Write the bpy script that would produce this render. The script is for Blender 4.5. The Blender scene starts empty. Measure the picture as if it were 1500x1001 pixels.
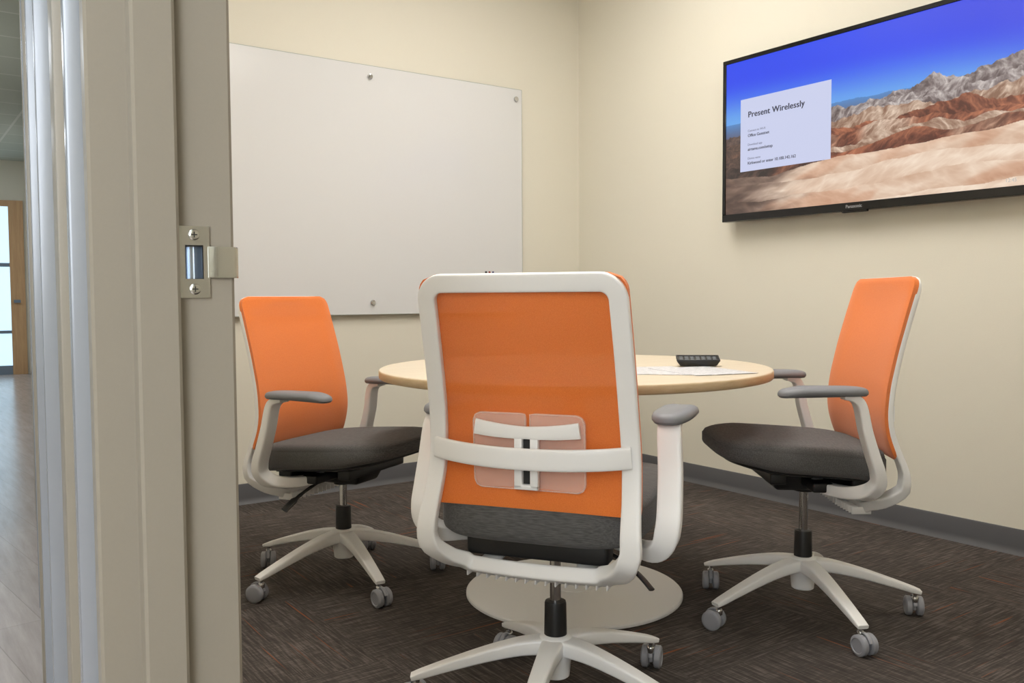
import bpy, bmesh, math, random
from math import sin, cos, pi, radians, sqrt
from mathutils import Vector, Matrix, noise
import numpy as np
random.seed(4)
scene = bpy.context.scene
scene.view_settings.view_transform = 'Standard'
scene.view_settings.look = 'None'
COL = scene.collection

def lin(c):
    out = []
    for v in c:
        v = v/255.0
        out.append(v/12.92 if v <= 0.04045 else ((v+0.055)/1.055)**2.4)
    return tuple(out)

# ------------------------------------------------------------------ materials
def mat_new(name):
    m = bpy.data.materials.new(name); m.use_nodes = True
    nt = m.node_tree
    return m, nt, nt.nodes['Principled BSDF']

def simple(name, rgb, rough=0.5, metal=0.0, spec=0.5, bump=0.0, bscale=200, var=0.0, coat=0.0):
    m, nt, b = mat_new(name)
    c = lin(rgb)
    b.inputs['Base Color'].default_value = (*c, 1)
    b.inputs['Roughness'].default_value = rough
    b.inputs['Metallic'].default_value = metal
    b.inputs['Specular IOR Level'].default_value = spec
    b.inputs['Coat Weight'].default_value = coat
    tc = nt.nodes.new('ShaderNodeTexCoord')
    nz = nt.nodes.new('ShaderNodeTexNoise'); nz.inputs['Scale'].default_value = bscale
    nt.links.new(tc.outputs['Object'], nz.inputs['Vector'])
    if bump > 0:
        bp = nt.nodes.new('ShaderNodeBump'); bp.inputs['Strength'].default_value = bump
        bp.inputs['Distance'].default_value = 0.002
        nt.links.new(nz.outputs['Fac'], bp.inputs['Height'])
        nt.links.new(bp.outputs['Normal'], b.inputs['Normal'])
    if var > 0:
        mx = nt.nodes.new('ShaderNodeMix'); mx.data_type = 'RGBA'
        mx.inputs[6].default_value = (*[x*(1-var) for x in c], 1)
        mx.inputs[7].default_value = (*[min(1, x*(1+var)) for x in c], 1)
        nt.links.new(nz.outputs['Fac'], mx.inputs[0])
        nt.links.new(mx.outputs[2], b.inputs['Base Color'])
    return m

def emis(name, rgb, strength, base=True):
    m, nt, b = mat_new(name)
    b.inputs['Base Color'].default_value = (*lin(rgb), 1) if base else (.01, .01, .01, 1)
    if not base: b.inputs['Roughness'].default_value = .4
    b.inputs['Emission Color'].default_value = (*lin(rgb), 1)
    b.inputs['Emission Strength'].default_value = strength
    return m

M_wall = simple('wall_paint', (226, 221, 206), 0.75, bump=0.15, bscale=260, var=0.015)
M_ceil = simple('ceiling_paint', (232, 233, 230), 0.9, bump=0.3, bscale=120, var=0.04)
M_base = simple('vinyl_baseboard', (90, 90, 93), 0.45, var=0.03, bscale=20)
M_frame = simple('painted_metal_frame', (150, 142, 129), 0.36, bump=0.02, bscale=300, var=0.02)
M_frame2 = simple('pale_aluminium_mullion', (154, 158, 166), 0.25, metal=.2, bump=0.0)
M_white = simple('white_plastic', (240, 239, 237), 0.35, bump=0.03, bscale=500)
M_greyp = simple('grey_plastic', (122, 124, 128), 0.5, bump=0.1, bscale=500)
M_caster = simple('caster_plastic', (152, 153, 159), 0.42)
M_black = simple('black_plastic', (20, 20, 21), 0.42, bump=0.05)
M_chrome = simple('chrome', (200, 200, 200), 0.14, metal=1.0)
M_steel = simple('satin_steel', (196, 196, 190), 0.2, metal=1.0, bump=0.08, bscale=90)
M_tablewhite = simple('powder_coated_white', (240, 239, 238), 0.38)
M_dark = simple('dark_slot', (40, 38, 36), 0.7)
M_bezel = simple('tv_bezel', (12, 12, 13), 0.2)

def fabric(name, rgb, rgb2, sx, strength=0.4, alpha=1.0, sheen=.1):
    m, nt, b = mat_new(name)
    tc = nt.nodes.new('ShaderNodeTexCoord')
    mp = nt.nodes.new('ShaderNodeMapping'); mp.inputs['Scale'].default_value = sx
    nt.links.new(tc.outputs['Object'], mp.inputs['Vector'])
    nz = nt.nodes.new('ShaderNodeTexNoise'); nz.inputs['Scale'].default_value = 1.0
    nz.inputs['Detail'].default_value = 3
    nt.links.new(mp.outputs['Vector'], nz.inputs['Vector'])
    rp = nt.nodes.new('ShaderNodeValToRGB')
    rp.color_ramp.elements[0].position = 0.3; rp.color_ramp.elements[0].color = (*lin(rgb2), 1)
    rp.color_ramp.elements[1].position = 0.7; rp.color_ramp.elements[1].color = (*lin(rgb), 1)
    nt.links.new(nz.outputs['Fac'], rp.inputs['Fac'])
    nt.links.new(rp.outputs['Color'], b.inputs['Base Color'])
    bp = nt.nodes.new('ShaderNodeBump'); bp.inputs['Strength'].default_value = strength
    bp.inputs['Distance'].default_value = 0.001
    nt.links.new(nz.outputs['Fac'], bp.inputs['Height'])
    nt.links.new(bp.outputs['Normal'], b.inputs['Normal'])
    b.inputs['Roughness'].default_value = 0.85
    b.inputs['Specular IOR Level'].default_value = 0.2
    b.inputs['Sheen Weight'].default_value = sheen
    b.inputs['Alpha'].default_value = alpha
    return m
M_orange = fabric('orange_mesh_fabric', (245, 138, 66), (232, 122, 50), (500, 500, 700), 0.15, alpha=.82, sheen=.25)
M_seat = fabric('grey_heather_fabric', (100, 99, 98), (72, 71, 70), (40, 420, 420), 0.3)

def translucent(name):
    m, nt, b = mat_new(name)
    b.inputs['Base Color'].default_value = (*lin((250, 226, 212)), 1)
    b.inputs['Roughness'].default_value = 0.25
    b.inputs['Alpha'].default_value = 0.30
    return m
M_transl = translucent('translucent_plastic')

def board_mat():
    m, nt, b = mat_new('white_glass')
    b.inputs['Base Color'].default_value = (*lin((220, 220, 220)), 1)
    b.inputs['Roughness'].default_value = 0.16
    b.inputs['Specular IOR Level'].default_value = 0.26
    return m
M_board = board_mat()

def carpet():
    m, nt, b = mat_new('striped_carpet_tile')
    N = nt.nodes; L = nt.links
    tc = N.new('ShaderNodeTexCoord')
    sep = N.new('ShaderNodeSeparateXYZ'); L.new(tc.outputs['Object'], sep.inputs[0])
    sw = N.new('ShaderNodeCombineXYZ')
    L.new(sep.outputs['Y'], sw.inputs['X']); L.new(sep.outputs['X'], sw.inputs['Y'])
    ck = N.new('ShaderNodeTexChecker'); ck.inputs['Scale'].default_value = 1/0.61
    ck.inputs['Color1'].default_value = (0, 0, 0, 1); ck.inputs['Color2'].default_value = (1, 1, 1, 1)
    off = N.new('ShaderNodeVectorMath'); off.operation = 'ADD'; off.inputs[1].default_value = (0.13, 0.27, 0.3)
    L.new(tc.outputs['Object'], off.inputs[0]); L.new(off.outputs[0], ck.inputs['Vector'])
    mix = N.new('ShaderNodeMix'); mix.data_type = 'VECTOR'
    L.new(ck.outputs['Fac'], mix.inputs[0]); L.new(tc.outputs['Object'], mix.inputs[4]); L.new(sw.outputs[0], mix.inputs[5])
    def streak(sc, detail=2, rough=.5):
        mp = N.new('ShaderNodeMapping'); mp.inputs['Scale'].default_value = sc
        L.new(mix.outputs[1], mp.inputs['Vector'])
        nz = N.new('ShaderNodeTexNoise'); nz.inputs['Scale'].default_value = 1; nz.inputs['Detail'].default_value = detail
        nz.inputs['Roughness'].default_value = rough
        L.new(mp.outputs[0], nz.inputs['Vector']); return nz
    s1 = streak((9, 150, 1), 3, .6)
    s1b = streak((150, 14, 1), 2, .6)
    s3 = streak((1.8, 1.8, 1), 2)
    add = N.new('ShaderNodeMath'); add.operation = 'MULTIPLY_ADD'; add.inputs[1].default_value = 0.35
    L.new(s1b.outputs['Fac'], add.inputs[0]); L.new(s1.outputs['Fac'], add.inputs[2])
    add2 = N.new('ShaderNodeMath'); add2.operation = 'MULTIPLY_ADD'; add2.inputs[1].default_value = 0.25
    L.new(s3.outputs['Fac'], add2.inputs[0]); L.new(add.outputs[0], add2.inputs[2])
    rp = N.new('ShaderNodeValToRGB'); L.new(add2.outputs[0], rp.inputs['Fac'])
    e = rp.color_ramp.elements
    e[0].position = 0.58; e[0].color = (*lin((58, 53, 50)), 1)
    e[1].position = 1.02; e[1].color = (*lin((106, 98, 92)), 1)
    n = e.new(0.80); n.color = (*lin((74, 68, 64)), 1)
    s4 = streak((2.4, 95, 1), 1)
    gt = N.new('ShaderNodeMapRange'); gt.inputs['From Min'].default_value = 0.69; gt.inputs['From Max'].default_value = 0.76
    L.new(s4.outputs['Fac'], gt.inputs['Value'])
    mx = N.new('ShaderNodeMix'); mx.data_type = 'RGBA'
    L.new(gt.outputs[0], mx.inputs[0]); L.new(rp.outputs['Color'], mx.inputs[6])
    mx.inputs[7].default_value = (*lin((136, 80, 50)), 1)
    L.new(mx.outputs[2], b.inputs['Base Color'])
    b.inputs['Roughness'].default_value = 0.95
    b.inputs['Specular IOR Level'].default_value = 0.1
    bp = N.new('ShaderNodeBump'); bp.inputs['Strength'].default_value = 0.2; bp.inputs['Distance'].default_value = 0.002
    L.new(add.outputs[0], bp.inputs['Height']); L.new(bp.outputs['Normal'], b.inputs['Normal'])
    return m
M_carpet = carpet()

def wood(name, c1, c2, sc, rough=0.4, planks=False):
    m, nt, b = mat_new(name); N = nt.nodes; L = nt.links
    tc = N.new('ShaderNodeTexCoord'); mp = N.new('ShaderNodeMapping'); mp.inputs['Scale'].default_value = sc
    L.new(tc.outputs['Object'], mp.inputs['Vector'])
    nz = N.new('ShaderNodeTexNoise'); nz.inputs['Scale'].default_value = 1; nz.inputs['Detail'].default_value = 6
    nz.inputs['Roughness'].default_value = 0.65
    L.new(mp.outputs[0], nz.inputs['Vector'])
    rp = N.new('ShaderNodeValToRGB'); rp.color_ramp.elements[0].position = 0.32; rp.color_ramp.elements[1].position = 0.7
    rp.color_ramp.elements[0].color = (*lin(c2), 1); rp.color_ramp.elements[1].color = (*lin(c1), 1)
    L.new(nz.outputs['Fac'], rp.inputs['Fac'])
    out = rp.outputs['Color']
    if planks:
        br = N.new('ShaderNodeTexBrick'); br.inputs['Scale'].default_value = 1
        br.inputs['Brick Width'].default_value = 1.2; br.inputs['Row Height'].default_value = 0.15
        br.inputs['Mortar Size'].default_value = 0.0015
        br.inputs['Color1'].default_value = (1, 1, 1, 1); br.inputs['Color2'].default_value = (.92, .92, .92, 1)
        br.inputs['Mortar'].default_value = (.75, .75, .75, 1)
        m2 = N.new('ShaderNodeMapping'); m2.inputs['Rotation'].default_value = (0, 0, radians(83))
        L.new(tc.outputs['Object'], m2.inputs['Vector']); L.new(m2.outputs[0], br.inputs['Vector'])
        mx = N.new('ShaderNodeMix'); mx.data_type = 'RGBA'; mx.blend_type = 'MULTIPLY'; mx.inputs[0].default_value = 1
        L.new(out, mx.inputs[6]); L.new(br.outputs['Color'], mx.inputs[7]); out = mx.outputs[2]
    L.new(out, b.inputs['Base Color'])
    b.inputs['Roughness'].default_value = rough
    return m
M_maple = wood('maple_laminate', (220, 207, 184), (211, 195, 169), (3, 60, 60), 0.33)
M_maple_edge = wood('maple_edge', (203, 182, 148), (190, 166, 128), (20, 20, 90), 0.4)
M_lvt = wood('grey_wood_floor', (200, 187, 180), (176, 163, 156), (30, 2.5, 1), 0.22, planks=True)
M_oak = wood('oak_door', (204, 164, 118), (184, 142, 98), (40, 40, 3), 0.45)

# ------------------------------------------------------------------ mesh helpers
def mkobj(name, verts, faces, mats, parent=None, smooth=True, fmats=None, loc=None, rot=None, angle=40):
    me = bpy.data.meshes.new(name)
    me.from_pydata([tuple(v) for v in verts], [], faces)
    if not isinstance(mats, (list, tuple)): mats = [mats]
    for m in mats: me.materials.append(m)
    if fmats:
        for p, i in zip(me.polygons, fmats): p.material_index = i
    bm = bmesh.new(); bm.from_mesh(me); bmesh.ops.recalc_face_normals(bm, faces=bm.faces); bm.to_mesh(me); bm.free()
    if smooth:
        me.polygons.foreach_set('use_smooth', [True]*len(me.polygons))
        try: me.set_sharp_from_angle(angle=radians(angle))
        except Exception: pass
    ob = bpy.data.objects.new(name, me); COL.objects.link(ob)
    if parent: ob.parent = parent
    if loc: ob.location = loc
    if rot: ob.rotation_euler = rot
    return ob

def empty(name, loc=(0, 0, 0), rz=0.0):
    e = bpy.data.objects.new(name, None); COL.objects.link(e)
    e.empty_display_size = 0.1
    e.location = loc; e.rotation_euler = (0, 0, rz)
    return e

class G:
    """geometry accumulator"""
    def __init__(s): s.v = []; s.f = []; s.m = []
    def add(s, vf, mi=0):
        v, f = vf; o = len(s.v); s.v += [Vector(x) for x in v]
        for q in f: s.f.append(tuple(i+o for i in q)); s.m.append(mi)
        return s
    def obj(s, name, mats, **k): return mkobj(name, s.v, s.f, mats, fmats=s.m, **k)

def xf(vf, M):
    v, f = vf; return [M @ Vector(x) for x in v], f

def gbox(x0, x1, y0, y1, z0, z1):
    v = [(x0,y0,z0),(x1,y0,z0),(x1,y1,z0),(x0,y1,z0),(x0,y0,z1),(x1,y0,z1),(x1,y1,z1),(x0,y1,z1)]
    return v, [(0,3,2,1),(4,5,6,7),(0,1,5,4),(1,2,6,5),(2,3,7,6),(3,0,4,7)]

def grbox(x0, x1, y0, y1, z0, z1, r=0.004, seg=3):
    bm = bmesh.new()
    v, f = gbox(x0, x1, y0, y1, z0, z1)
    vs = [bm.verts.new(p) for p in v]
    for q in f: bm.faces.new([vs[i] for i in q])
    bmesh.ops.bevel(bm, geom=list(bm.edges), offset=r, segments=seg, profile=0.5, affect='EDGES')
    bm.verts.index_update()
    out = ([x.co.copy() for x in bm.verts], [tuple(x.index for x in q.verts) for q in bm.faces])
    bm.free(); return out

def lathe(prof, n=48, cap=True):
    v = []; f = []
    for r, z in prof:
        for i in range(n):
            a = 2*pi*i/n; v.append((r*cos(a), r*sin(a), z))
    for j in range(len(prof)-1):
        for i in range(n):
            k = (i+1) % n
            f.append((j*n+i, j*n+k, (j+1)*n+k, (j+1)*n+i))
    if cap:
        f.append(tuple(reversed(range(n)))); f.append(tuple(range((len(prof)-1)*n, len(prof)*n)))
    return v, f

def sweep(path, W, H, ups, closed=False, n=16, p=3.0):
    path = [Vector(q) for q in path]; m = len(path)
    if not isinstance(W, (list, tuple)): W = [W]*m
    if not isinstance(H, (list, tuple)): H = [H]*m
    if isinstance(ups, Vector): ups = [ups]*m
    v = []; f = []
    for i, q in enumerate(path):
        a = path[(i-1) % m] if (closed or i > 0) else path[i]
        b = path[(i+1) % m] if (closed or i < m-1) else path[i]
        T = (b-a).normalized()
        S = T.cross(ups[i]).normalized(); U = S.cross(T).normalized()
        for k in range(n):
            t = 2*pi*(k+.5)/n; c, s = cos(t), sin(t)
            x = math.copysign(abs(c)**(2/p), c)*W[i]/2; y = math.copysign(abs(s)**(2/p), s)*H[i]/2
            v.append(q+S*x+U*y)
    rng = m if closed else m-1
    for i in range(rng):
        j = (i+1) % m
        for k in range(n):
            l = (k+1) % n
            f.append((i*n+k, i*n+l, j*n+l, j*n+k))
    if not closed:
        f.append(tuple(reversed(range(n)))); f.append(tuple(range((m-1)*n, m*n)))
    return v, f

def smooth_path(pts, sub=6):
    P = [Vector(p) for p in pts]; out = []
    for i in range(len(P)-1):
        p0 = P[max(i-1, 0)]; p1 = P[i]; p2 = P[i+1]; p3 = P[min(i+2, len(P)-1)]
        for k in range(sub):
            t = k/sub
            out.append(0.5*((2*p1)+(p2-p0)*t+(2*p0-5*p1+4*p2-p3)*t*t+(3*p1-p0-3*p2+p3)*t**3))
    out.append(P[-1]); return out

def interp(x, xs, ys): return float(np.interp(x, xs, ys))

# ------------------------------------------------------------------ camera
H = 1.0
cd = bpy.data.cameras.new('camera'); cam = bpy.data.objects.new('camera', cd); COL.objects.link(cam)
cd.lens = 31.1; cd.sensor_width = 36; cd.clip_start = 0.02
cam.matrix_world = (Matrix.Translation((0, 0, H)) @ Matrix.Rotation(radians(-35.5), 4, 'Z')
                    @ Matrix.Rotation(radians(90-2.87), 4, 'X') @ Matrix.Rotation(radians(-0.3), 4, 'Z'))
scene.camera = cam

# ------------------------------------------------------------------ room shell
C = Vector((0.118, 0.993, 0)).normalized(); Nn = Vector((C.y, -C.x, 0)); E0 = Vector((0.16, 0.9, 0))
def W(s, t, z=0.0): return E0 + C*s + Nn*t + Vector((0, 0, z))
def wbox(s0, s1, t0, t1, z0, z1):
    v, f = gbox(s0, s1, t0, t1, z0, z1); return [W(*p) for p in v], f
def struct(ob): ob['kind'] = 'structure'; return ob

XR, YB, YN = 3.53, 4.23, -0.45
CZ = 3.0
def sh(name, vf, mat): return struct(mkobj(name, vf[0], vf[1], mat, smooth=False))
sh('wall_right', gbox(XR, XR+.12, YN-.12, YB+.12, 0, CZ), M_wall)
sh('wall_back', gbox(0.66, XR, YB, YB+.12, 0, CZ), M_wall)
sh('wall_near', gbox(0.13, XR, YN-.12, YN, 0, CZ), M_wall)
g = G(); g.add(wbox(.05, 12.7, .012, .119, 0, CZ)); g.add(wbox(-2.6, -1.0, .012, .119, 0, CZ)); g.add(wbox(-1.0, .05, .012, .119, 2.2, CZ))
struct(g.obj('wall_left', [M_wall], smooth=False))
def wt(s, t): p = W(s, t); return (p.x, p.y)
def poly(name, pts, z0, z1, mat):
    n = len(pts); v = [(x, y, z0) for x, y in pts]+[(x, y, z1) for x, y in pts]
    f = [tuple(reversed(range(n))), tuple(range(n, 2*n))]+[(i, (i+1) % n, n+(i+1) % n, n+i) for i in range(n)]
    return struct(mkobj(name, v, f, mat, smooth=False))
poly('floor', [wt(-1.6, .06), (XR+.12, YN-.12), (XR+.12, YB+.12), wt(3.48, .06)], -.05, 0, M_carpet)
poly('ceiling', [wt(-1.6, .06), (XR+.12, YN-.12), (XR+.12, YB+.12), wt(3.48, .06)], CZ, CZ+.05, M_ceil)
poly('floor_corridor', [wt(-2.6, -1.9), wt(-2.6, .06), wt(12.8, .06), wt(12.8, -1.9)], -.05, 0, M_lvt)

def tileceil():
    m, nt, b = mat_new('acoustic_ceiling_tile'); N = nt.nodes; L = nt.links
    tc = N.new('ShaderNodeTexCoord'); br = N.new('ShaderNodeTexBrick'); br.offset = 0
    br.inputs['Scale'].default_value = 1; br.inputs['Brick Width'].default_value = .6; br.inputs['Row Height'].default_value = .6
    br.inputs['Mortar Size'].default_value = .012
    br.inputs['Color1'].default_value = (*lin((190, 195, 186)), 1); br.inputs['Color2'].default_value = (*lin((184, 190, 180)), 1)
    br.inputs['Mortar'].default_value = (*lin((212, 214, 208)), 1)
    L.new(tc.outputs['Object'], br.inputs['Vector']); L.new(br.outputs['Color'], b.inputs['Base Color'])
    b.inputs['Roughness'].default_value = .9
    return m
poly('ceiling_corridor', [wt(-2.6, -1.9), wt(-2.6, .012), wt(12.8, .012), wt(12.8, -1.9)], 2.85, 2.9, tileceil())
sh('wall_corridor_side', wbox(-2.6, 12.8, -2.0, -1.9, 0, 2.9), M_wall)
sh('wall_corridor_start', wbox(-2.7, -2.6, -2.0, .119, 0, 2.9), M_wall)
g = G()
g.add(wbox(12.7, 12.82, -.06, .119, 0, 2.9)); g.add(wbox(12.7, 12.82, -1.9, -1.3, 0, 2.9)); g.add(wbox(12.7, 12.82, -1.3, -.06, 2.32, 2.9))
struct(g.obj('wall_corridor_end', [M_wall], smooth=False))
g = G()
g.add(wbox(12.66, 12.74, -.235, -.06, 0, 2.32), 0); g.add(wbox(12.66, 12.74, -1.3, -1.15, 0, 2.32), 0)
g.add(wbox(12.66, 12.74, -1.15, -.235, 2.24, 2.32), 0)
g.add(wbox(12.67, 12.73, -1.15, -.235, 1.44, 1.49), 1); g.add(wbox(12.67, 12.73, -1.15, -.235, 0, .12), 1)
g.add(wbox(12.67, 12.73, -1.15, -.235, .55, .59), 1)
g.add(wbox(12.62, 12.66, -.2, -.12, .96, 1.0), 1)
g.add(wbox(12.695, 12.705, -1.15, -.235, .12, 2.24), 2)
struct(g.obj('door_1', [M_oak, simple('grey_bronze', (110, 124, 138), .4, metal=.2), emis('daylight_glass', (184, 214, 234), 1.3)], smooth=False))

SZ = 1.036
pA = [(.05, .0), (.003, .0), (.0, .003), (.0, .036), (-.013, .038), (-.016, .041), (-.016, .0745), (-.013, .0775), (.0, .0785)]
pN = [(.0, .0835), (.016, .0835), (.016, .1015), (.0, .1015)]
pB = [(.0, .128), (.003, .131), (.05, .131), (.05, .119), (.03, .119), (.03, .012), (.05, .012)]
def jamb(name, flip=False, off=0, notch=False):
    g = G()
    secs = [(0, 2.2, False)] if not notch else [(0, SZ-.017, False), (SZ-.017, SZ+.017, True), (SZ+.017, 2.2, False)]
    for za, zb_, nt_ in secs:
        prof = pA+(pN if nt_ else [])+pB; n = len(prof); v = []
        for z in (za, zb_):
            for s, t in prof: v.append(W((-s if flip else s)+off, t, z))
        f = [(i, (i+1) % n, n+(i+1) % n, n+i) for i in range(n)]+[tuple(range(n)), tuple(reversed(range(n, 2*n)))]
        g.add((v, f))
    return struct(g.obj(name, [M_frame], smooth=False))
jamb('trim_1', notch=True); jamb('trim_2', True, -1.0)
sh('trim_3', wbox(-1.0, 0.0, .0, .131, 2.17, 2.22), M_frame)
k = 4
for s, w, t, m in [(.11, .05, -.012, M_frame2), (.26, .14, -.018, M_frame),
                   (.62, .05, -.032, M_frame2), (1.0, .06, -.040, M_frame2), (1.45, .05, -.044, M_frame), (2.3, .07, -.044, M_frame2), (3.6, .08, -.044, M_frame)]:
    vf = grbox(s, s+w, t, .02, 0, 2.6, r=.0025, seg=2)
    struct(mkobj('trim_%d' % k, [W(*p) for p in vf[0]], vf[1], m)); k += 1

def cove(name, p0, p1, nrm):
    p0 = Vector(p0); p1 = Vector(p1); nrm = Vector(nrm)
    pr = [(0, 0), (.016, 0), (.013, .006), (.007, .016), (.005, .03), (.005, .094), (.003, .099), (0, .1)]
    v = []
    for p in (p0, p1):
        for d, z in pr: v.append(p+nrm*d+Vector((0, 0, z)))
    n = len(pr); f = [(i, (i+1) % n, n+(i+1) % n, n+i) for i in range(n)]+[tuple(range(n)), tuple(reversed(range(n, 2*n)))]
    return struct(mkobj(name, v, f, M_base))
cove('baseboard_right', (XR, YN, 0), (XR, YB, 0), (-1, 0, 0))
cove('baseboard_back', (.68, YB, 0), (XR, YB, 0), (0, -1, 0))
cove('baseboard_near', (.3, YN, 0), (XR, YN, 0), (0, 1, 0))
cove('baseboard_corridor', W(.06, .012), W(12.7, .012), -Nn)

# ------------------------------------------------------------------ strike plate
sp = empty('strike_plate', W(0, .0925, SZ))
sp.rotation_euler = (0, 0, math.atan2(Nn.y, Nn.x))
g = G()
x0, x1, z0, z1 = -.0155, .0145, -.035, .035
ox0, ox1, oz0, oz1 = -.0085, .0085, -.0165, .0165
yf, ybk = -.0025, -.0002
for q in [(x0, ox0, z0, z1), (ox1, x1, z0, z1), (ox0, ox1, z0, oz0), (ox0, ox1, oz1, z1)]:
    g.add(gbox(q[0], q[1], yf, ybk, q[2], q[3]))
g.add(sweep(smooth_path([(.013, -.0024, 0), (.022, -.0036, 0), (.030, -.0030, 0), (.0365, -.0016, 0), (.041, .0015, 0), (.043, .008, 0)], 5), .031, .0022, Vector((0, -1, 0)), n=12, p=8))
g.obj('plate', [M_steel], parent=sp, smooth=False)
g = G()
pp = [(-.008, -.002, 0), (-.008, .006, 0), (-.006, .012, 0), (-.002, .0145, 0), (.003, .014, 0), (.0065, .009, 0), (.008, .0, 0)]
P3 = smooth_path(pp, 4)
v = [Vector((p.x, p.y, -.016)) for p in P3]+[Vector((p.x, p.y, .016)) for p in P3]; n = len(P3)
g.add((v, [(i, i+1, n+i+1, n+i) for i in range(n-1)]), 0)
g.obj('latch_pocket', [simple('pocket_steel', (176, 188, 204), .25, metal=.9)], parent=sp)
for zz in (-.0265, .0265):
    g = G(); R = Matrix.Translation((0, -.0024, zz)) @ Matrix.Rotation(radians(90), 4, 'X')
    g.add(xf(lathe([(.0055, 0), (.0054, .001), (.0042, .0018), (.002, .002)], 20), R), 0)
    g.add(gbox(-.0028, .0028, -.0048, -.0041, zz-.0005, zz+.0005), 1); g.add(gbox(-.0005, .0005, -.0048, -.0041, zz-.0028, zz+.0028), 1)
    g.obj('screw', [M_steel, M_dark], parent=sp)
sp['label'] = 'brushed steel latch strike plate screwed to beige metal door jamb'
sp['category'] = 'strike plate'

# ------------------------------------------------------------------ table
TX, TY = 1.882, 2.286
TZ = .768
tb = empty('round_table', (TX, TY, 0))
R = .645
g = G(); v, f = lathe([(R-.012, TZ-.030), (R-.003, TZ-.028), (R, TZ-.024), (R, TZ-.006), (R-.002, TZ-.002), (R-.006, TZ), (R-.02, TZ+.0002)], 128)
g.v = [Vector(x) for x in v]; g.f = f
for q in f:
    zs = [v[i][2] for i in q]; g.m.append(0 if min(zs) > TZ-.0025 or len(q) > 4 and zs[0] > TZ-.01 else 1)
g.obj('tabletop', [M_maple, M_maple_edge], parent=tb)
mkobj('pedestal', *lathe([(.15, TZ-.030), (.15, TZ-.04), (.05, TZ-.048), (.038, TZ-.06), (.038, .05), (.045, .035), (.075, .026), (.075, .022)], 48), M_tablewhite, parent=tb)
mkobj('table_base', *lathe([(.36, 0), (.364, .003), (.364, .010), (.360, .014), (.30, .018), (.15, .022), (.07, .024)], 96), M_tablewhite, parent=tb)
tb['label'] = 'round maple laminate meeting table on a white disc pedestal base'; tb['category'] = 'table'

def paper_mat():
    m, nt, b = mat_new('printed_paper'); N = nt.nodes; L = nt.links
    tc = N.new('ShaderNodeTexCoord'); w = N.new('ShaderNodeTexWave'); w.bands_direction = 'Y'; w.inputs['Scale'].default_value = 26
    mp = N.new('ShaderNodeMapping'); mp.inputs['Scale'].default_value = (1, 1, 1); L.new(tc.outputs['Object'], mp.inputs[0]); L.new(mp.outputs[0], w.inputs['Vector'])
    nz = N.new('ShaderNodeTexNoise'); nz.inputs['Scale'].default_value = 60; L.new(tc.outputs['Object'], nz.inputs['Vector'])
    mu = N.new('ShaderNodeMath'); mu.operation = 'MULTIPLY'; L.new(w.outputs['Fac'], mu.inputs[0]); L.new(nz.outputs['Fac'], mu.inputs[1])
    rp = N.new('ShaderNodeValToRGB'); rp.color_ramp.elements[0].position = .36; rp.color_ramp.elements[1].position = .46
    rp.color_ramp.elements[0].color = (*lin((222, 222, 226)), 1); rp.color_ramp.elements[1].color = (*lin((156, 156, 160)), 1)
    L.new(mu.outputs[0], rp.inputs['Fac']); L.new(rp.outputs['Color'], b.inputs['Base Color']); b.inputs['Roughness'].default_value = .35
    return m
M_paper = paper_mat()
for i, (x, y, rz) in enumerate([(1.97, 1.99, -25), (2.00, 1.93, -48), (2.06, 1.88, -15)]):
    v, f = gbox(-.108, .108, -.14, .14, 0, .0006)
    o = mkobj('paper_sheet', v, f, M_paper, smooth=False, loc=(x, y, TZ+.0003+.0007*i), rot=(0, 0, radians(rz)))
    o['label'] = 'white printed sheet of paper lying on the maple table'; o['category'] = 'paper'; o['group'] = 'papers on the table'

rm = empty('remote_control', (2.195, 2.02, TZ+.0026), radians(-43))
g = G(); v, f = grbox(-.072, .072, -.034, .034, 0, .024, r=.005)
v = [Vector((p.x*(0.82+.18*p.z/.024), p.y*(0.84+.16*p.z/.024), p.z*(1+.25*p.y/.034*(p.z/.024)))) for p in v]
g.add((v, f))
# raised rim around the tray
def zt_(cy): return .024*(1+.25*cy/.034)
for (a1, b1, a2, b2) in [(-.069, .069, -.033, -.029), (-.069, .069, .029, .033), (-.070, -.066, -.033, .033), (.066, .070, -.033, .033)]:
    vv, ff = grbox(a1, b1, a2, b2, -.002, .0035, r=.001, seg=1); g.add(([Vector((p.x, p.y, p.z+zt_(p.y))) for p in vv], ff))
g.obj('remote_body', [M_black], parent=rm)
g = G()
for i in range(7):
    for j in range(3):
        cx = -.054+i*.018; cy = -.017+j*.017; zt = zt_(cy)
        g.add(grbox(cx-.006, cx+.006, cy-.005, cy+.005, zt-.001, zt+.002, r=.0008, seg=1))
b_ = g.obj('keypad', [simple('grey_keys', (130, 134, 138), .5)], parent=rm)
rm['label'] = 'black remote control with grey keys lying on the table'; rm['category'] = 'remote control'

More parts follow.
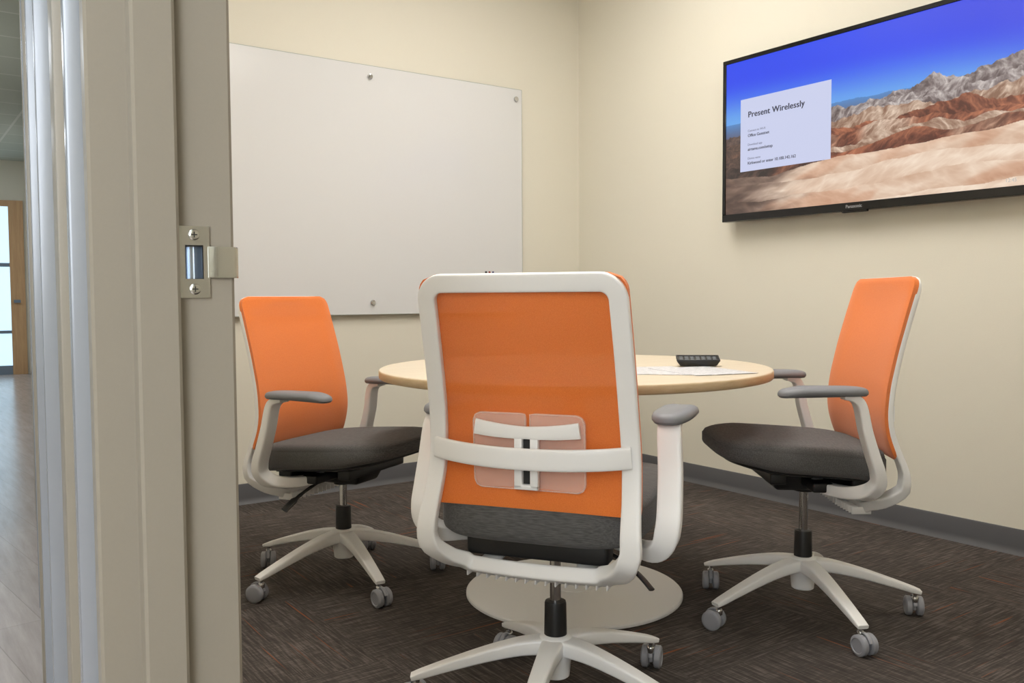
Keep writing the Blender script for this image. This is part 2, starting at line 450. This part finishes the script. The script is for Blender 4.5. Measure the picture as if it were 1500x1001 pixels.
# ------------------------------------------------------------------ whiteboard
wbl, wbr = .76, 3.072
wb = empty('glass_whiteboard', ((wbl+wbr)/2, YB-.002, 1.557))
hw = (wbr-wbl)/2; hh = .643
gp = G(); gp.add(grbox(-hw, hw, -.030, -.024, -hh, hh, r=.001, seg=1), 0)
for q in [(-hw-.001, -hw+.0012, -hh, hh), (hw-.0012, hw+.001, -hh, hh), (-hw, hw, hh-.0012, hh+.001), (-hw, hw, -hh-.001, -hh+.0012)]:
    gp.add(gbox(q[0], q[1], -.0305, -.0235, q[2], q[3]), 1)
gp.obj('glass_panel', [M_board, simple('glass_edge', (168, 176, 170), .15)], parent=wb, smooth=False)
for X in (1.17, 2.10, 3.03):
    for zz in (2.143, .975):
        x = X-wb.location.x; z = zz-wb.location.z
        Rm = Matrix.Translation((x, -.0305, z)) @ Matrix.Rotation(radians(90), 4, 'X')
        g = G(); g.add(xf(lathe([(.010, -.0300), (.010, 0), (.0145, .0), (.0145, .006), (.013, .009), (.006, .010)], 28), Rm))
        g.obj('standoff', [M_chrome], parent=wb)
wb['label'] = 'frameless white glass writing board mounted on steel standoffs'; wb['category'] = 'whiteboard'
mh = empty('marker_holder', (2.83, YB-.0327, 1.10))
g = G(); g.add(grbox(-.045, .045, -.03, 0, -.02, .022, r=.004)); g.obj('tray', [M_greyp], parent=mh)
for i, c in enumerate([(40, 40, 44), (150, 40, 40), (60, 60, 110)]):
    g = G(); g.add(xf(lathe([(.006, -.01), (.006, .03), (.005, .036)], 16), Matrix.Translation((-.025+.024*i, -.015, .012))))
    g.obj('marker', [simple('marker_%d' % i, c, .4)], parent=mh)
mh['label'] = 'small grey magnetic holder with markers on the glass board'; mh['category'] = 'marker holder'

# ------------------------------------------------------------------ television
tvw, tvh = 1.47, .79
tvz = 1.367+tvh/2
tv = empty('television', (3.435, 3.005-tvw/2, tvz), radians(-90))
g = G(); hw = tvw/2; hh = tvh/2
bz, bzb = .020, .036
for q in [(-hw, hw, hh-bz, hh), (-hw, hw, -hh, -hh+bzb), (-hw, -hw+bz, -hh+bzb, hh-bz), (hw-bz, hw, -hh+bzb, hh-bz)]:
    g.add(grbox(q[0], q[1], 0, .012, q[2], q[3], r=.0015, seg=1))
g.add(grbox(-hw, hw, .010, .045, -hh, hh, r=.004)); g.add(grbox(-hw*.7, hw*.7, .04, .07, -hh*.7, hh*.7, r=.008))
g.add(grbox(-.06, .06, .002, .02, -hh-.008, -hh+.004, r=.003))
g.obj('tv_housing', [M_bezel], parent=tv)
mkobj('wall_bracket', *grbox(-.3, .3, .068, .094, -.2, .2, r=.004), M_black, parent=tv)
NX, NY = 760, 420
def fb(x, y, o=5, s=0.0):
    return noise.fractal(Vector((x+s, y, s*1.7)), 0.9, 2.0, o, noise_basis='PERLIN_ORIGINAL')
def rg(x, y, o, s):
    a = .5; t = 0; w_ = 0
    for k_ in range(o):
        n_ = 1-abs(noise.noise(Vector((x+s*3.1, y+k_*7.7, s))))*2.2; t += a*max(0, n_)**1.5; w_ += a; a *= .6; x *= 2.1; y *= 2.0
    return t/w_
def sm(a, b, x):
    t = min(1, max(0, (x-a)/(b-a))); return t*t*(3-2*t)
def mixc(a, b, t): return [a[i]*(1-t)+b[i]*t for i in range(3)]
# far crags (0-2), middle pale/red ridges (3-7), broad smooth foreground mounds (8-11)
BASES = [.50, .50, .475, .45, .415, .375, .335, .30, .25, .17, .08, -.02]
NL = len(BASES)
LAY = []
for k_ in range(NL):
    q = k_/(NL-1)
    row = []
    for i in range(NX+1):
        u = i/NX; x = u*1.78
        if k_ == 0:
            r = .48+.12*sm(.28, .80, u)+.045*math.exp(-((u-.74)/.035)**2)+.06*sm(.80, 1, u)+.045*rg(x*4, .3, 5, 2.2)+.02*fb(x*12, 1, 4, 3.)
        elif k_ < 8:
            fr_ = 7-4.6*q
            r = BASES[k_]+.07*(1-.6*q)*sm(.25, .8, u)+.050*fb(x*fr_*.55, k_*1.3, 5 if q < .6 else 3, k_*2.7)+.040*(1-q)*rg(x*fr_, k_, 4, k_*1.3)
        else:
            r = BASES[k_]+.05*sm(.2, .8, u)+.045*noise.noise(Vector((x*1.6+k_*2.3, k_*1.7, 0)))+.012*fb(x*5, k_, 3, k_)
        row.append(r)
    LAY.append(row)
cols = np.zeros(((NX+1)*(NY+1), 4), dtype=np.float32); verts = []
sw = tvw-2*bz; shh = tvh-bz-bzb
CRAG = ((92, 76, 74), (222, 212, 205)); RED = ((84, 42, 32), (186, 116, 84)); SAND = ((192, 150, 122), (244, 224, 204)); PALE = ((134, 98, 78), (230, 208, 188))
PALS = [CRAG, CRAG, CRAG, PALE, RED, RED, PALE, RED, SAND, SAND, SAND, SAND]
for i in range(NX+1):
    u = i/NX; x = u*1.78; hf = .60+.012*fb(x*4, 0, 4, 3.1)
    for j in range(NY+1):
        v_ = j/NY
        ly = -1
        for k_ in range(NL-1, -1, -1):
            if v_ <= LAY[k_][i]: ly = k_; break
        if ly < 0 and v_ > hf:
            c = mixc((104, 168, 236), (34, 70, 240), sm(.58, .90, v_+.05*u))
            c = mixc(c, (26, 44, 210), .6*sm(.75, 1.1, v_*.6+u*.5))
        elif ly < 0:
            c = mixc((82, 134, 196), (92, 92, 116), min(1, max(0, (hf-v_)/.10)))
        else:
            q = ly/(NL-1); fg = ly >= 8
            d = (LAY[ly][i]-v_)/(.09 if not fg else .13)
            sc = (1.7-.95*q) if not fg else .55; lean = (.07 if ly % 2 else -.06)*(2.5 if fg else 1)
            xx = x+d*lean+.02*fb(x*6, d*2, 2, ly)
            g1 = rg(xx*11*sc, d*.9, 5 if not fg else 3, ly*1.3+.5)
            g2 = fb(x*5*sc+d*.6, d*1.2+ly, 4, ly*1.9)
            g3 = fb(xx*70, v_*90, 3, 4.4)
            slope = (LAY[ly][min(NX, i+5)]-LAY[ly][max(0, i-5)])*NX/10
            amp = .95 if not fg else .38
            tone = .62+(g1-.52)*1.1*amp+.28*g2+(.09 if not fg else .04)*g3-(.26 if not fg else .22)*min(1.3, d)-.14*max(-1.5, min(1.5, slope))
            if fg: tone += .12
            tone = min(1, max(0, tone))
            lo_, hi_ = PALS[ly]; c = mixc(lo_, hi_, tone)
            if 3 <= ly <= 7: c = mixc(c, mixc(*PALE, tone), sm(.15, .55, fb(x*1.8, ly*1.7, 3, 6.1)))
            if fg: c = mixc(c, mixc((160, 96, 66), (214, 164, 132), tone), .5*sm(.15, .5, fb(x*2.2+d*.3, ly*1.1+d*.5, 3, 9.1)))
            dark = 1-sm(.06, .50-.08*q, u+.12*g2+(.05 if fg else 0))
            c = mixc(c, mixc((48, 38, 36), (112, 86, 74), tone), dark)
            if ly < 3: c = mixc(c, (120, 122, 144), .10)
        l = lin([max(0, min(255, k2)) for k2 in c]); cols[j*(NX+1)+i] = (*l, 1)
for j in range(NY+1):
    for i in range(NX+1):
        verts.append((-hw+bz+i/NX*sw, .004, -hh+bzb+j/NY*shh))
faces = [(j*(NX+1)+i, j*(NX+1)+i+1, (j+1)*(NX+1)+i+1, (j+1)*(NX+1)+i) for j in range(NY) for i in range(NX)]
me = bpy.data.meshes.new('screen'); me.from_pydata(verts, [], faces)
at = me.color_attributes.new('Col', 'FLOAT_COLOR', 'POINT'); at.data.foreach_set('color', cols.ravel())
m, nt, b = mat_new('lcd_picture')
an = nt.nodes.new('ShaderNodeAttribute'); an.attribute_name = 'Col'
nt.links.new(an.outputs['Color'], b.inputs['Emission Color']); b.inputs['Emission Strength'].default_value = 0.97
b.inputs['Base Color'].default_value = (0.01, 0.01, 0.01, 1); b.inputs['Roughness'].default_value = .35
me.materials.append(m)
so = bpy.data.objects.new('screen', me); COL.objects.link(so); so.parent = tv; so['label'] = 'lit screen showing blue sky over badlands'
def SU(u, v): return -hw+bz+u*sw, -hh+bzb+v*shh
cx0, cz0 = SU(.064, .272); cx1, cz1 = SU(.416, .745)
mkobj('message_card', *gbox(cx0, cx1, .0022, .0035, cz0, cz1), emis('card_white', (206, 212, 242), .92, False), parent=tv, smooth=False)
def text(s, x, z, size, mat, parent, name='lettering', y=.0018, bold=0.0, align='LEFT', spacing=1.0):
    cu = bpy.data.curves.new('t', 'FONT'); cu.body = s; cu.size = size; cu.align_x = align
    cu.space_character = spacing
    t = bpy.data.objects.new('t', cu); COL.objects.link(t)
    dg = bpy.context.evaluated_depsgraph_get(); dg.update()
    me = bpy.data.meshes.new_from_object(t.evaluated_get(dg)); bpy.data.objects.remove(t)
    vs = [v.co.copy() for v in me.vertices]; fs = [tuple(p.vertices) for p in me.polygons]
    V = []; F = []
    offs = [(0, 0, 0)] if bold == 0 else [(dx*bold, dy*bold*.6, k_*.00004) for k_, (dx, dy) in enumerate([(-1, 0), (-.5, .5), (0, -.5), (.5, .5), (1, 0)])]
    for d in offs:
        o_ = len(V); V += [v+Vector(d) for v in vs]; F += [tuple(i+o_ for i in q) for q in fs]
    me2 = bpy.data.meshes.new(name); me2.from_pydata([tuple(v) for v in V], [], F); me2.materials.append(mat)
    o = bpy.data.objects.new(name, me2); COL.objects.link(o); o.parent = parent
    o.location = (x, y, z); o.rotation_euler = (radians(90), 0, 0); return o
M_ink = emis('screen_ink', (48, 50, 72), 1, False); M_ink2 = emis('screen_ink_light', (104, 108, 138), 1, False)
ch = cz1-cz0; lx = cx0+.045
text('Present Wirelessly', lx, cz1-ch*.26, .0395, M_ink, tv, bold=.0014, spacing=1.06)
for k_, (a1, b1) in enumerate([('Connect to Wi-Fi', 'Office Guestnet'), ('Download app', 'airtame.com/setup'), ('Device name', 'Kirkwood or enter 10.100.142.162')]):
    z = cz1-ch*(.46+.19*k_)
    text(a1, lx, z, .0145, M_ink2, tv, bold=.0003); text(b1, lx, z-.024, .0195, M_ink, tv, bold=.0007)
text('12:45', hw-bz-.085, -hh+bzb+.016, .019, emis('clock_white', (200, 200, 200), .8, False), tv)
text('Panasonic', 0, -hh+.012, .020, simple('logo_grey', (150, 150, 152), .3), tv, name='brand_lettering', y=-.0006, bold=.0005, align='CENTER')
tv['label'] = 'black flat screen television on the wall showing a wireless presentation message'; tv['category'] = 'television'

# ------------------------------------------------------------------ office chair
PZ = [.365, .382, .402, .43, .46, .51, .57, .64, .73, .84, .95, 1.06]
PY = [-.09, -.135, -.175, -.208, -.220, -.210, -.182, -.166, -.174, -.198, -.228, -.260]
ZLO = .366
def yprof(z):
    return sum(interp(z+d, PZ, PY) for d in (-.03, -.015, 0, .015, .03))/5 if z > .45 else interp(z, PZ, PY)
def nprof(z):
    a, b = max(z-.014, ZLO), min(z+.014, 1.06)
    dy, dz = yprof(b)-yprof(a), b-a
    return Vector((0, dz, -dy)).normalized()
HWZ = [.37, .46, .6, .75, .9, 1.06]; HWX = [.234, .239, .230, .224, .221, .217]
def hwz(z): return interp(z, HWZ, HWX)

def build_chair():
    root = empty('office_chair')
    upper = []
    hub = G(); hub.add(lathe([(.030, .075), (.034, .078), (.038, .12), (.046, .135), (.048, .155), (.044, .170), (.034, .178), (.029, .180)], 40))
    base = hub.obj('star_base', [M_white], parent=root)
    pth = smooth_path([(.030, 0, .154), (.09, 0, .149), (.17, 0, .132), (.26, 0, .107), (.325, 0, .087), (.352, 0, .079)], 5)
    n = len(pth); Wd = [interp(p.x, [.03, .1, .35], [.056, .046, .032]) for p in pth]; Hd = [interp(p.x, [.03, .1, .33, .352], [.040, .036, .018, .012]) for p in pth]
    legm = None; casm = None
    for k in range(5):
        if legm is None:
            lo = mkobj('leg', *sweep(pth, Wd, Hd, Vector((0, 0, 1)), n=20, p=6), M_white, parent=base); legm = lo.data
        else:
            lo = bpy.data.objects.new('leg', legm); COL.objects.link(lo); lo.parent = base
        lo.rotation_euler = (0, 0, radians(72*k))
        if casm is None:
            g = G()
            for sgn in (-1, 1):
                Rm = Matrix.Translation((.016, sgn*.0165, .030)) @ Matrix.Rotation(radians(90), 4, 'X')
                g.add(xf(lathe([(.010, -.0105), (.022, -.0105), (.027, -.009), (.030, -.006), (.030, .006), (.027, .009), (.022, .0105), (.020, .008), (.010, .008)], 32), Rm), 0)
            pts = [(.016+.0265*cos(t), 0, .030+.0325*sin(t)) for t in [radians(a) for a in range(20, 171, 15)]]
            ups = [Vector((cos(t), 0, sin(t))) for t in [radians(a) for a in range(20, 171, 15)]]
            g.add(sweep(pts, .0115, .006, ups, n=10), 0)
            g.add(lathe([(.010, .045), (.011, .060), (.009, .064), (.0055, .066), (.0055, .078)], 20), 1)
            g.add(grbox(-.004, .026, -.005, .005, .02, .056, r=.002, seg=1), 0)
            co = g.obj('caster', [M_caster, M_chrome], parent=base); casm = co.data
        else:
            co = bpy.data.objects.new('caster', casm); COL.objects.link(co); co.parent = base
        a = radians(72*k); co.location = (.337*cos(a), .337*sin(a), 0); co.rotation_euler = (0, 0, a+[.6, 2.2, -1.1, .2, 1.5][k])
    gl = G(); gl.add(lathe([(.028, .172), (.028, .176), (.0265, .256), (.025, .261), (.015, .262)], 32), 0)
    gl.obj('gas_lift_sleeve', [M_black], parent=root)
    o = mkobj('gas_lift_rod', *lathe([(.0135, .20), (.0135, .42)], 24), M_chrome, parent=root); upper.append(o)
    g = G()
    v, f = grbox(-.085, .085, -.11, .13, .40, .462, r=.012)
    v = [Vector((p.x*(0.75+.25*(p.z-.40)/.06), p.y*(0.8+.2*(p.z-.40)/.06), p.z)) for p in v]
    g.add((v, f)); g.add(lathe([(.032, .388), (.034, .41)], 24))
    g.add(grbox(-.19, .19, -.03, .03, .42, .45, r=.006)); g.add(grbox(-.17, .17, .10, .15, .44, .475, r=.006))
    g.add(grbox(-.17, .17, -.15, -.09, .405, .46, r=.01))
    o = g.obj('tilt_mechanism', [M_black], parent=root); upper.append(o)
    g = G(); g.add(sweep(smooth_path([(.10, -.02, .415), (.17, -.03, .392), (.215, -.045, .366), (.25, -.06, .338)], 4), [.010]*6+[.014]*2+[.028]*5, [.010]*7+[.008]*6, Vector((0, .3, 1)), n=10), 0)
    o = g.obj('lever', [M_black], parent=root); upper.append(o)
    def pad(zbase, rings, hx, hy, cy, slope, fall, n=96, T=.082):
        v = []; f = []
        for (z, ins) in rings:
            for i in range(n):
                t = 2*pi*i/n; c, s = cos(t), sin(t)
                e = 4.8
                x = math.copysign(abs(c)**(2/e), c)*(hx-ins); y = math.copysign(abs(s)**(2/e), s)*(hy-ins)
                x *= 1-.10*max(0, y/hy)**2 - .05*max(0, -y/hy)**2
                q = y/hy
                zz = zbase+z+slope*y - fall*sm(.45, 1.0, q)*(z/T) + (.018*sm(.2, 1, q)*(1-z/T)) - .016*sm(.3, 1, -q)*(1-z/T)
                v.append((x, y+cy, zz))
        m = len(rings)
        for j in range(m-1):
            for i in range(n):
                k = (i+1) % n; f.append((j*n+i, j*n+k, (j+1)*n+k, (j+1)*n+i))
        f.append(tuple(reversed(range(n))))
        v.append((0, cy, zbase+rings[-1][0])); c = len(v)-1
        for i in range(n): f.append(((m-1)*n+i, (m-1)*n+(i+1) % n, c))
        return v, f
    rings = [(.0, .026), (.003, .010), (.010, .002), (.018, .0), (.056, .0), (.060, .0035), (.063, .0035), (.072, .007), (.078, .016), (.081, .032), (.082, .06), (.082, .15), (.082, .2)]
    o = mkobj('seat', *pad(.482, rings, .257, .248, .05, .066, .012), M_seat, parent=root, angle=60); upper.append(o); seat = o
    o = mkobj('seat_pan', *pad(.462, [(0, .10), (.006, .06), (.014, .03), (.028, .026)], .257, .248, .05, .066, 0), M_black, parent=seat)
    # --- back frame (closed loop)
    zt, zb, rt, rb, wref = 1.034, .386, .038, .085, .22
    P2 = []
    def arc(cx, cz, r, a0, a1, k=10):
        for i in range(k+1):
            a = radians(a0+(a1-a0)*i/k); P2.append((cx+r*cos(a), cz+r*sin(a)))
    arc(wref-rb, zb+rb, rb, -90, 0)
    for i in range(1, 24): P2.append((wref, zb+rb+(zt-rt-zb-rb)*i/24))
    arc(wref-rt, zt-rt, rt, 0, 90)
    for i in range(1, 10): P2.append(((wref-rt)*(1-2*i/10), zt))
    arc(-wref+rt, zt-rt, rt, 90, 180)
    for i in range(1, 24): P2.append((-wref, zt-rt-(zt-rt-zb-rb)*i/24))
    arc(-wref+rb, zb+rb, rb, 180, 270)
    for i in range(1, 10): P2.append(((-wref+rb)*(1-2*i/10), zb))
    path = [Vector((x/wref*hwz(z), yprof(z), z-(.010*(1-(x/wref)**2) if z < .388 else 0))) for x, z in P2]
    ups = [nprof(z) for x, z in P2]
    WW = [interp(z, [.38, .43, .55, 1.04], [.054, .048, .041, .041]) for x, z in P2]
    HH = [interp(z, [.385, .43, .50, 1.04], [.036, .030, .020, .018]) for x, z in P2]
    g = G(); g.add(sweep(path, WW, HH, ups, closed=True, n=20, p=6.5))
    for sg in (-1, 1):
        pp = smooth_path([(sg*.12, -.135, .386), (sg*.11, -.10, .400), (sg*.09, -.04, .424), (sg*.08, .02, .437)], 5)
        g.add(sweep(pp, .05, .018, Vector((0, 0, 1)), n=14, p=3))
    for i in range(15):
        x = -.168+.024*i; zz = .384-.010*(1-(x/.24)**2)
        g.add(grbox(x-.002, x+.002, -.148, -.09, zz-.026, zz-.004, r=.001, seg=1))
    back = g.obj('backrest', [M_white], parent=root, angle=50); upper.append(back)
    zc = .655; yc = yprof(zc)
    pp = [Vector((x, yc-.012-.040*(1-(abs(x)/.232)**2.5), zc-.010*(1-(x/.232)**2)+.004)) for x in np.linspace(-.230, .230, 25)]
    o = mkobj('cross_bar', *sweep(pp, .012, .048, Vector((0, 0, 1)), n=16, p=5), M_white, parent=back)
    nu, nv = 32, 56; z0, z1 = .535, 1.051
    fr = []; bk = []
    for j in range(nv+1):
        z = z0+(z1-z0)*j/nv
        half = hwz(z)+.0200
        rc = .038
        if z > z1-rc: half -= rc-sqrt(max(0, rc*rc-(z-(z1-rc))**2))
        rc2 = .015
        if z < z0+rc2: half -= rc2-sqrt(max(0, rc2*rc2-(z-(z0+rc2))**2))
        nn = nprof(z)
        for i in range(nu+1):
            u = -1+2*i/nu
            bow = .012*(1-u*u)*sm(z0-.1, .62, z)*sm(z1+.02, .95, z)
            base_ = Vector((u*half, yprof(z), z))+nn*(.016-bow)
            edge = max(abs(u)**16, (abs(2*j/nv-1))**40)
            fr.append(base_+nn*(.005*(1-edge*.9))); bk.append(base_-nn*(.004+.009*(abs(u)**30)))
    W1 = nu+1; v = fr+bk; off = len(fr); f = []
    for j in range(nv):
        for i in range(nu):
            a = j*W1+i; f.append((a, a+1, a+1+W1, a+W1)); f.append((off+a, off+a+W1, off+a+1+W1, off+a+1))
    for i in range(nu): f.append((i, off+i, off+i+1, i+1)); a = nv*W1+i; f.append((a, a+1, off+a+1, off+a))
    for j in range(nv): a = j*W1; f.append((a, a+W1, off+a+W1, off+a)); a = j*W1+nu; f.append((a, off+a, off+a+W1, a+W1))
    o = mkobj('back_mesh', v, f, M_orange, parent=back, angle=60); o['label'] = 'orange mesh back fabric'
    def rr(x0, x1, z0, z1, r, y0, y1, n=8):
        pts = []
        for (cx, cz, a0, rad) in [(x1-r[0], z0+r[0], -90, r[0]), (x1-r[1], z1-r[1], 0, r[1]), (x0+r[2], z1-r[2], 90, r[2]), (x0+r[3], z0+r[3], 180, r[3])]:
            for i in range(n+1):
                a = radians(a0+90*i/n); pts.append((cx+rad*cos(a), cz+rad*sin(a)))
        m_ = len(pts); vv = [(x, y0, z) for x, z in pts]+[(x, y1, z) for x, z in pts]
        ff = [tuple(range(m_)), tuple(reversed(range(m_, 2*m_)))]+[(i, (i+1) % m_, m_+(i+1) % m_, m_+i) for i in range(m_)]
        return vv, ff
    g = G(); g.add(rr(.004, .132, -.087, .087, (.022, .022, .012, .006), -.0025, .0025)); g.add(rr(-.132, -.004, -.087, .087, (.006, .012, .022, .022), -.0025, .0025))
    for sg in (-1, 1):
        pr = [(sg*.006, -.085), (sg*.112, -.085), (sg*.125, -.080), (sg*.130, -.066), (sg*.130, .066), (sg*.125, .080), (sg*.112, .085), (sg*.006, .085)]
        g.add(sweep([(x, -.0035, z) for x, z in pr], .0035, .003, Vector((0, 1, 0)), closed=True, n=8))
    yl = yprof(.66)-.018
    o = g.obj('lumbar_pad', [M_transl], parent=back); o.location = (0, yl, .66); o.rotation_euler = (radians(3), 0, 0); o['label'] = 'translucent plastic lumbar pad'
    g = G()
    pp = [Vector((x, -.014-.003*(1-(x/.12)**2), .054-.009*(1-(x/.12)**2))) for x in np.linspace(-.122, .122, 17)]
    g.add(sweep(pp, .010, [.028+.008*abs(i-8)/8 for i in range(17)], Vector((0, 0, 1)), n=14, p=3.5), 0)
    for q in [(-.028, -.009), (.009, .028)]:
        g.add(grbox(q[0], q[1], -.020, -.004, -.080, .045, r=.003, seg=2), 0)
    g.add(grbox(-.028, .028, -.020, -.004, -.082, -.070, r=.003, seg=2), 0); g.add(grbox(-.010, .010, -.020, -.004, -.034, .0, r=.002, seg=1), 0)
    g.add(gbox(-.010, .010, -.009, -.005, -.075, .04), 1)
    o = g.obj('lumbar_bracket', [M_white, M_dark], parent=back); o.location = (0, yl, .66)
    # --- armrests
    for sg in (-1, 1):
        pts = [(sg*.285, -.02, .718), (sg*.287, -.05, .711), (sg*.290, -.067, .688), (sg*.295, -.080, .62), (sg*.298, -.100, .55), (sg*.298, -.115, .503),
               (sg*.290, -.118, .466), (sg*.267, -.100, .440), (sg*.225, -.06, .430), (sg*.17, -.02, .430), (sg*.12, .0, .437)]
        pp = smooth_path(pts, 5)
        n = len(pp); ups = []
        for i, p in enumerate(pp):
            t = i/(n-1); a_ = sm(.55, .85, t)
            ups.append(Vector((sg*(1-a_), 0, -a_)).normalized())
        Hh = [interp(i/(n-1), [0, .15, .55, .8, 1], [.050, .053, .055, .036, .030]) for i in range(n)]
        Ww = [.74*interp(i/(n-1), [0, .15, .5, 1], [.026, .036, .044, .056]) for i in range(n)]
        o = mkobj('armrest', *sweep(pp, Ww, Hh, ups, n=20, p=7), M_white, parent=root); upper.append(o)
        rings = [(.722, .014), (.724, .005), (.730, .0), (.736, .0), (.742, .003), (.746, .010), (.748, .022)]
        v = []; f = []; n = 48
        for z, ins in rings:
            for i in range(n):
                t = 2*pi*i/n; c, s = cos(t), sin(t)
                x = math.copysign(abs(c)**(2/3.2), c)*(.046-ins); y = math.copysign(abs(s)**(2/3.2), s)*(.124-ins)
                x *= 1-.12*abs(y/.13)**2
                v.append((sg*.285+x, .036+y, z-.003-.008*sm(.4, 1, abs(y)/.13)*(1 if y > 0 else .3)))
        for j in range(len(rings)-1):
            for i in range(n):
                k = (i+1) % n; f.append((j*n+i, j*n+k, (j+1)*n+k, (j+1)*n+i))
        f.append(tuple(reversed(range(n)))); f.append(tuple(range((len(rings)-1)*n, len(rings)*n)))
        pd = mkobj('armrest_pad', v, f, M_greyp, parent=o); pd['label'] = 'grey soft armrest pad'
    return root, base, upper

root, base, upper = build_chair()
def dup(ob, parent, mp):
    c = ob.copy(); COL.objects.link(c); c.parent = parent; mp[ob] = c
    for ch_ in list(ob.children):
        if ch_ not in mp.values(): dup(ch_, c, mp)
    return c
def place(r, b_, up, x, y, rz, baseang, dz, label):
    r.location = (x, y, 0); r.rotation_euler = (0, 0, radians(rz))
    b_.rotation_euler = (0, 0, radians(baseang-rz))
    for o in up: o.location.z += dz
    r['label'] = label; r['category'] = 'chair'; r['group'] = 'office chairs around the table'
m2 = {}; r2 = dup(root, None, m2); m3 = {}; r3 = dup(root, None, m3)
place(root, base, upper, 1.315, 1.667, -56.5, 2.5, -.003, 'orange mesh-back swivel chair seen from behind, pulled up to table')
place(r2, m2[base], [m2[o] for o in upper], 2.349, 1.715, 53.0, 27.5, 0, 'orange mesh-back swivel chair with grey seat near television wall')
place(r3, m3[base], [m3[o] for o in upper], 1.322, 2.896, -150.5, 48.5, -.047, 'orange mesh-back swivel chair with grey seat below glass board')

# ------------------------------------------------------------------ lights
def light_panel(x, y, z, sx, sy, rz, strength, rgb, label):
    e = empty('ceiling_light', (x, y, z), rz)
    g = G(); g.add(gbox(-sx/2, sx/2, -sy/2, sy/2, -.012, -.008))
    g.obj('diffuser', [emis('diffuser', rgb, strength)], parent=e, smooth=False)
    g = G()
    for q in [(-sx/2-.02, sx/2+.02, -sy/2-.02, -sy/2), (-sx/2-.02, sx/2+.02, sy/2, sy/2+.02), (-sx/2-.02, -sx/2, -sy/2, sy/2), (sx/2, sx/2+.02, -sy/2, sy/2)]:
        g.add(gbox(q[0], q[1], q[2], q[3], -.016, 0))
    g.obj('trim_frame', [M_white], parent=e, smooth=False)
    e['label'] = label; e['category'] = 'ceiling light'
WARM = (255, 251, 245)
light_panel(1.35, 2.0, CZ, 1.2, .6, 0, 16, WARM, 'flush rectangular ceiling light panel in meeting room')
light_panel(2.35, 2.95, CZ, 1.2, .6, 0, 10, WARM, 'flush rectangular ceiling light panel in meeting room')
light_panel(2.3, 1.0, CZ, .6, .6, 0, 16, WARM, 'flush square ceiling light panel in meeting room')
ang = math.atan2(C.y, C.x)-pi/2
for s in (-1.2, 2.5, 6.5, 10.5):
    p = W(s, -.95, 2.85); light_panel(p.x, p.y, p.z, .6, 1.2, ang, 9.5, (232, 240, 252), 'flush rectangular ceiling light panel in corridor')
def area(name, loc, tgt, sx, sy, e, col):
    ld = bpy.data.lights.new(name, 'AREA'); ld.shape = 'RECTANGLE'; ld.size = sx; ld.size_y = sy; ld.energy = e; ld.color = col
    lo = bpy.data.objects.new(name, ld); COL.objects.link(lo); lo.location = loc
    lo.rotation_euler = (Vector(tgt)-Vector(loc)).to_track_quat('-Z', 'Y').to_euler()
area('corridor_daylight', W(1.5, -1.85, 1.5), W(.6, 0, 1.1), 1.4, 1.6, 14, (.66, .82, 1))
area('doorway_fill', W(-2.4, -1.2, 1.7), (1.9, 1.9, .7), 1.4, 1.8, 62, (.90, .95, 1))  # added fill lamp behind the camera, brightens the room's near side through the doorway

w = bpy.data.worlds.new('world'); scene.world = w; w.use_nodes = True
w.node_tree.nodes['Background'].inputs[0].default_value = (.8, .88, 1, 1); w.node_tree.nodes['Background'].inputs[1].default_value = .5
